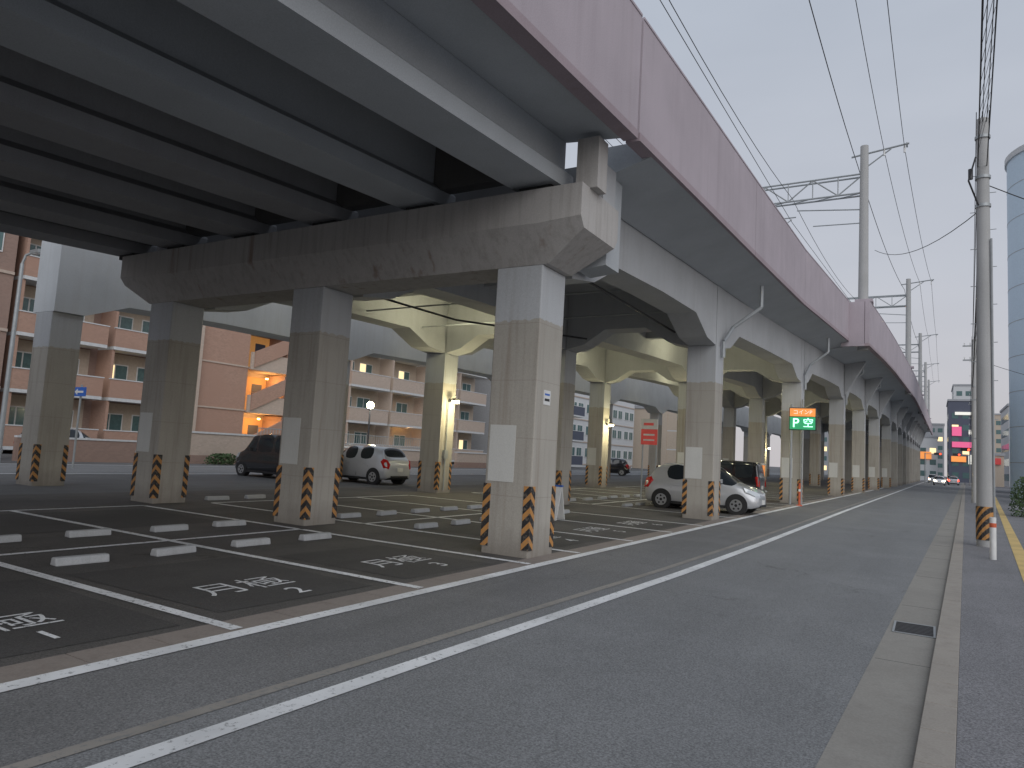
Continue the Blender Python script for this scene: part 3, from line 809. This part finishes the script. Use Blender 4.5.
# ------------------------------------------------------------ right side and far buildings
e=empty('round_tower'); m=MB()
m.tube((11.0,74,0),(11.0,74,29.5),5.2,'bluetower',48)
for z in range(3,29,3): m.tube((11.0,74,z),(11.0,74,z+.05),5.215,'greywall',48)
m.tube((11.0,74,29.5),(11.0,74,30),5.35,'whitewall',48); m.tube((8,70.5,30),(8,70.5,32.5),.1,'metal')
m.done('drum',e,smooth=True)
def block(name,x0,x1,y0,y1,h,wall,win='wglass',fh=3.2,sign=None,lit=.1):
    e=empty(name); m=MB(); m.box(x0,x1,y0,y1,0,h,wall); m.box(x0-.2,x1+.2,y0-.2,y1+.2,h,h+.5,'greywall')
    z=1.2
    while z+1.6<h:
        x=x0+.8
        while x+1.6<x1:
            m.box(x,x+1.5,y0-.04,y0-.003,z,z+1.5,'warmwin' if random.random()<lit else win); x+=2.4
        y=y0+.8
        while y+1.6<y1:
            m.box(x0-.04,x0-.003,y,y+1.5,z,z+1.5,win); y+=2.6
        z+=fh
    if sign:
        for (a,b,c,d,k) in sign: m.box(a,b,y0-.35,y0-.06,c,d,k)
    m.done('walls',e); return e
block('office_building',8.0,20,50,62,4.2,'greywall')
block('office_building',9.4,22,92,110,17,'whitewall')
block('shop_building',4.0,12.6,225,245,22,'darkwall',sign=[(4.8,11.8,9.4,10.9,'pink'),(4.8,7.0,12.5,15,'pink'),(8.5,12,5,7.5,'whitelit'),(5.5,10.5,18.2,19,'whitelit'),(8.6,11.5,13,14.2,'whitelit'),(4.6,8,5.5,7,'orangelit')],lit=.3)
block('office_building',14,22,180,200,17,'whitewall',sign=[(14.5,17.5,8,10.2,'redsign')])
block('office_building',14.5,20,140,155,8,'greywall')
block('shop_building',7.6,12,165,172,6,'cream',sign=[(7.8,11.5,4.3,5.5,'redsign')],lit=.5)
block('shop_building',-6,1.5,230,240,12,'whitewall',sign=[(-4,0,6,8,'orangelit')],lit=.3)
block('office_building',-6,4,300,320,20,'greywall')
block('office_building',6,14,260,280,30,'whitewall',lit=.2)
block('office_building',14,30,300,330,24,'cream')
block('office_building',-40,-14,260,280,18,'greywall')
for x,y in ((-1.0,150),(5.9,150),(6.2,120)):
    e=empty('traffic_light'); m=MB(); m.tube((x,y,0),(x,y,5.6),.09,'metal'); s=1 if x<2 else -1
    m.tube((x,y,5.4),(x+s*2,y,5.5),.05,'metal'); xx=x+s*2
    m.box(xx-.6,xx+.6,y-.15,y+.05,5.25,5.7,'darkmetal'); m.tube((xx+.38,y-.17,5.47),(xx+.38,y-.15,5.47),.15,'brake',14)
    m.done('signal',e)
for x,y in ((5.4,100),(7.0,135),(8.0,160)):
    e=empty('shop_sign'); m=MB(); m.tube((x,y,0),(x,y,5.2),.08,'metal'); m.box(x-.6,x+.6,y-.12,y+.12,3.6,5.4,'redsign' if y<120 else 'whitelit'); m.box(x-.5,x+.5,y-.14,y-.121,4.2,4.7,'whitelit' if y<120 else 'blue'); m.done('board',e)

# ------------------------------------------------------------ sky, sun
w=bpy.data.worlds.new('World'); sc.world=w; w.use_nodes=True; nt=w.node_tree
bg=nt.nodes['Background']
sky=N(nt,'ShaderNodeTexSky',sky_type='NISHITA'); sky.sun_disc=False; sky.sun_elevation=math.radians(14); sky.sun_rotation=math.radians(100)
tc=N(nt,'ShaderNodeTexCoord'); sp=N(nt,'ShaderNodeSeparateXYZ'); nt.links.new(tc.outputs['Generated'],sp.inputs[0])
r_=N(nt,'ShaderNodeValToRGB'); nt.links.new(sp.outputs[2],r_.inputs[0])
r_.color_ramp.elements[0].position=0; r_.color_ramp.elements[0].color=(.63,.60,.62,1)
r_.color_ramp.elements[1].position=.8; r_.color_ramp.elements[1].color=(.46,.53,.63,1)
el=r_.color_ramp.elements.new(.25); el.color=(.56,.585,.65,1)
ns=N(nt,'ShaderNodeTexNoise'); ns.inputs['Scale'].default_value=2.2; ns.inputs['Detail'].default_value=4
mp=N(nt,'ShaderNodeMapping'); mp.inputs['Scale'].default_value=(1,1,3); nt.links.new(tc.outputs['Generated'],mp.inputs[0]); nt.links.new(mp.outputs[0],ns.inputs['Vector'])
cl=ramp(nt,ns.outputs['Fac'],.3,.75,(.90,.90,.91,1),(1.06,1.05,1.04,1))
over=mix(nt,1.0,r_.outputs[0],cl,'MULTIPLY')
skyd=mix(nt,1.0,sky.outputs[0],(.10,.10,.10),'MULTIPLY')
nt.links.new(mix(nt,.08,over,skyd),bg.inputs['Color']); bg.inputs['Strength'].default_value=1.0
s=bpy.data.lights.new('sun','SUN'); s.energy=1.4; s.angle=math.radians(60); s.color=(1,.985,.97)
so=bpy.data.objects.new('sun',s); sc.collection.objects.link(so)
so.rotation_euler=Vector((.58,-.62,.55)).to_track_quat('Z','Y').to_euler()

# ------------------------------------------------------------ camera
cam=bpy.data.cameras.new('camera'); co=bpy.data.objects.new('camera',cam); sc.collection.objects.link(co); sc.camera=co
fw=Vector((-.516,.856,.0956)).normalized(); up=Vector((.0007,-.111,.9937)); rt=fw.cross(up).normalized(); up=rt.cross(fw).normalized()
mat=Matrix((rt,up,-fw)).transposed().to_4x4(); mat.translation=(0,0,1.6); co.matrix_world=mat
cam.sensor_width=36; cam.lens=36*700/1024; cam.clip_end=3000; cam.clip_start=.05
